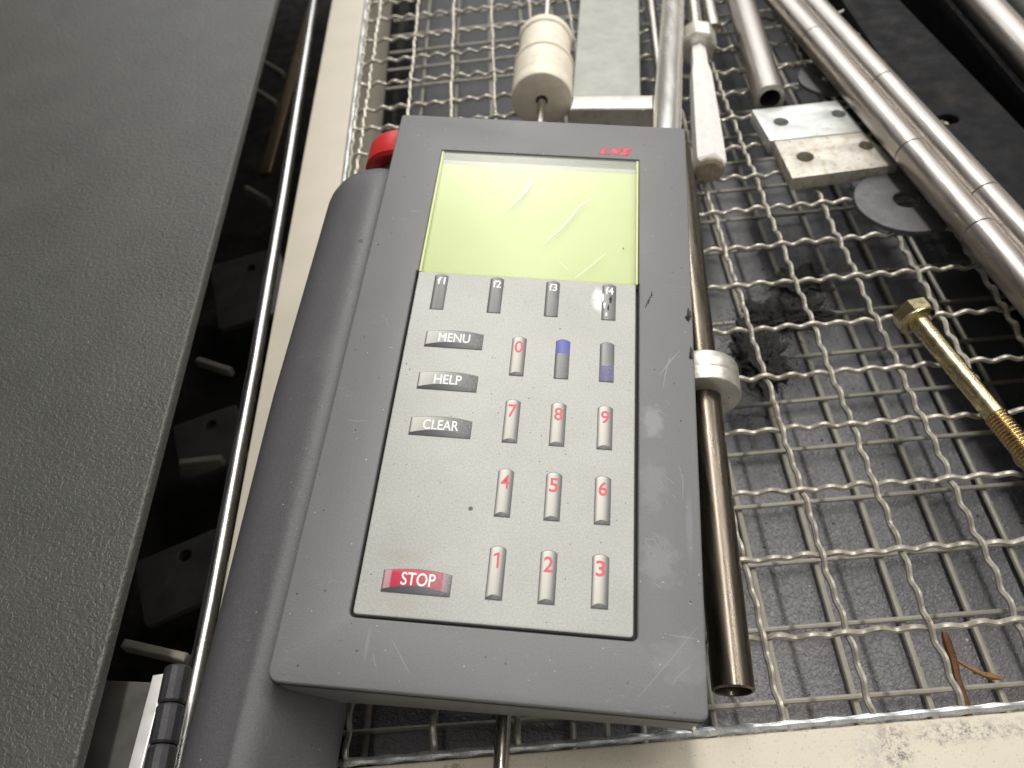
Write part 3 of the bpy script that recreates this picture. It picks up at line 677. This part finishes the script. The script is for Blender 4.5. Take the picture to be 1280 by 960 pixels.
# maker's mark, three slanted red shapes
for nm, P in (('a', [(7.78, 19.62), (8.09, 19.62), (8.13, 19.72), (7.97, 19.72), (8.17, 20.06), (8.05, 20.06)]),
              ('b', [(8.14, 19.62), (8.23, 19.62), (8.34, 19.83), (8.37, 19.62), (8.46, 19.62), (8.68, 20.02), (8.59, 20.02), (8.46, 19.80), (8.43, 20.06), (8.36, 20.06)]),
              ('c', [(8.50, 19.61), (8.90, 19.61), (8.96, 19.72), (8.82, 19.86), (9.02, 19.91), (9.08, 20.01), (8.69, 20.01), (8.63, 19.90), (8.76, 19.76), (8.56, 19.71)])):
    dpart('emblem', plate(P, .001, .008, .002, bev=1), 'logo_red', hs, ang=80)
# grip: rounded bar under the left side, its section lofted along the pendant
def cr(ps, n=5):
    out = []; m = len(ps)
    for i in range(m):
        p0, p1, p2, p3 = (Vector(ps[(i + q) % m]) for q in (-1, 0, 1, 2))
        for k_ in range(n):
            f = k_ / n; out.append(.5 * ((2 * p1) + (p2 - p0) * f + (2 * p0 - 5 * p1 + 4 * p2 - p3) * f * f + (3 * p1 - p0 - 3 * p2 + p3) * f ** 3))
    return out
def grip_section(y):
    xl = -2.62 + (.0 if y > 9 else (9 - y) * .034)
    s = [(xl, -2.0), (xl + .22, -1.35), (xl + .75, -.82), (xl + 1.5, -.56), (-.5, -.50), (.0, -.66), (.38, -1.08), (.78, -1.62), (1.18, -2.18), (1.5, -2.85), (1.3, -3.6), (.3, -4.15), (-1.2, -4.1), (xl + .35, -3.2)]
    return cr(s)
V, F = [], []; ys = [-9 + 1.3 * i for i in range(21)] ; ys = [y for y in ys if y < 17.6] + [17.9, 18.25, 18.6, 18.85, 19.02, 19.12, 19.15]
n_ = None
for y in ys:
    s = grip_section(y); n_ = len(s); k_ = 1.0
    if y > 17.9: q = min(1, (y - 17.9) / 1.25); k_ = max(.0, 1 - q * q) ** .5 * .42 + .58
    cx_, cz_ = -.2, -2.4
    for p in s: V.append((cx_ + (p.x - cx_) * (k_ if p.x < cx_ else 1), y, cz_ + (p.y - cz_) * (1 - (1 - k_) * .5)))
for i in range(len(ys) - 1):
    for k_ in range(n_): F.append((i * n_ + k_, i * n_ + (k_ + 1) % n_, (i + 1) * n_ + (k_ + 1) % n_, (i + 1) * n_ + k_))
F += [tuple(range(n_)), tuple(range((len(ys) - 1) * n_, len(ys) * n_))]
dpart('grip', (V, F), 'grip_plastic', ang=50)
# emergency stop button on the end of the grip
es = dpart('emergency_button', lathe((-.05, 20.05, -2.2), (0, 1, .12), [(0, 1.15), (.03, 1.42), (.15, 1.55), (1.05, 1.55), (1.25, 1.46), (1.35, 1.2)], 48), 'red_plastic')
dpart('button_neck', lathe((-.05, 19.0, -2.3), (0, 1, .12), [(0, 1.0), (1.0, 1.0)], 32), 'groove_black', es)

# grit and fine scuffs lying on the pendant
def grit(n, region, zf, r0, r1, rnd, skip=None):
    V, F = [], []
    for _ in range(n):
        x, y = rnd.uniform(region[0], region[2]), rnd.uniform(region[1], region[3])
        if skip and skip(x, y): continue
        r = r0 + (r1 - r0) * rnd.random() ** 3; k = len(V); z = zf(x, y); a0 = rnd.uniform(0, 6); el = rnd.uniform(.5, 1)
        for q in range(6):
            a = a0 + q * math.pi / 3; rr = r * rnd.uniform(.6, 1.2); V.append((x + rr * math.cos(a), y + rr * el * math.sin(a), z))
        V.append((x, y, z + r * .35)); F += [(k + q, k + (q + 1) % 6, k + 6) for q in range(6)]
    return V, F
rnd = random.Random(21)
inside = lambda x, y: 1.7 < x < 9.45 and 1.7 < y < 19.5
for mt, n1, r1 in (('dirt_dark', 120, .042), ('dust_pale', 110, .026)):
    dpart('grit', grit(n1, (.15, .15, DW - .15, DH - .15), lambda x, y: .001, .007, r1, rnd, inside), mt, hs)['kind'] = 'stuff'
for mt, n1, r1 in (('dirt_dark', 150, .028), ('dust_pale', 60, .016)):
    dpart('grit', grit(n1, (1.95, 1.95, 9.15, 13.4), lambda x, y: -.0545, .006, r1, rnd), mt, pad)['kind'] = 'stuff'
dpart('grit', grit(45, (2.0, 13.6, 9.1, 19.0), lambda x, y: -.049, .005, .02, rnd), 'dirt_dark', cov)['kind'] = 'stuff'
dpart('grit', grit(3, (8.75, 15.0, 8.85, 15.12), lambda x, y: -.049, .03, .04, rnd), 'dirt_dark', cov)['kind'] = 'stuff'
def scuff(ps, w_): dpart('scratch', strip2d(curve(ps), w_, .001), 'scuff_grey', hs)
for ps, w_ in (([(10.62, 10.9), (10.3, 10.45), (9.95, 9.9)], .018), ([(10.35, 10.75), (10.2, 10.2), (10.05, 9.3)], .014), ([(10.9, 2.3), (10.35, 1.62), (9.8, .95), (9.35, .42)], .008), ([(10.9, 1.95), (10.5, 1.98), (10.1, 2.0)], .012),
               ([(10.7, 1.3), (10.4, 1.05), (10.2, .8)], .009), ([(1.1, 16.2), (1.3, 16.22), (1.5, 16.25)], .008), ([(3.0, 1.3), (3.3, .9), (3.6, .5)], .008), ([(2.6, .9), (2.66, .7), (2.75, .55)], .007),
               ([(10.5, 6.9), (10.6, 6.4), (10.58, 5.8)], .009), ([(.6, 7.6), (.85, 7.55), (1.15, 7.62)], .007), ([(.9, 11.5), (1.1, 11.4), (1.2, 11.1)], .006)):
    scuff(ps, w_)
for k_ in range(13):
    x, y = rnd.uniform(9.5, 10.6), rnd.choice((8.4, 6.0, 3.9, 5.5, 3.5)) + rnd.uniform(-.5, .5); a = rnd.uniform(2.0, 2.5); L_ = rnd.uniform(.12, .4)
    scuff([(x, y), (x + L_ * .5 * math.cos(a) + .01, y + L_ * .5 * math.sin(a)), (x + L_ * math.cos(a), y + L_ * math.sin(a))], .005)
# worn film on the fourth function key
def blotch(cx, cy, rx, ry, z, rnd):
    P = [(cx + rx * math.cos(a) * rnd.uniform(.55, 1.15), cy + ry * math.sin(a) * rnd.uniform(.55, 1.15)) for a in (2 * math.pi * i / 18 for i in range(18))]
    return plate(P, z - .002, z, .001, bev=1)
for (cx, cy, rx, ry, mt) in ((8.40, 12.78, .06, .16, 'dirt_dark'), (8.33, 12.45, .035, .14, 'dirt_dark'), (8.20, 12.55, .05, .16, 'print_white'), (8.14, 12.85, .07, .2, 'print_white'), (8.27, 12.18, .05, .1, 'print_white')):
    dpart('worn_spot', blotch(cx, cy, rx, ry, -.030, rnd), mt, pad, ang=80)
for (cx, cy, rx, ry) in ((10.95, 12.32, .10, .30), (10.90, 12.2, .09, .16), (10.98, 10.82, .07, .30), (10.95, 10.7, .06, .12)):
    dpart('paint_chip', blotch(cx, cy, rx, ry, .002, rnd), 'dirt_dark', hs, ang=80)
for k_ in range(7):
    dpart('paint_chip', blotch(9.55 + .035 * k_ + rnd.uniform(-.02, .02), 12.55 + .1 * k_, rnd.uniform(.02, .05), rnd.uniform(.04, .1), .002, rnd), 'dirt_dark', hs, ang=80)
# swarf and crumbs on the tray floor
tf = bpy.data.objects['tray_floor']
for mt, n1, r1 in (('dirt_dark', 170, .10), ('dust_pale', 70, .06)):
    link('grit', mesh('grit', *grit(n1, (-5, -25, 12, 8), lambda x, y: -5.549, .02, r1, rnd), mt), tf)['kind'] = 'stuff'
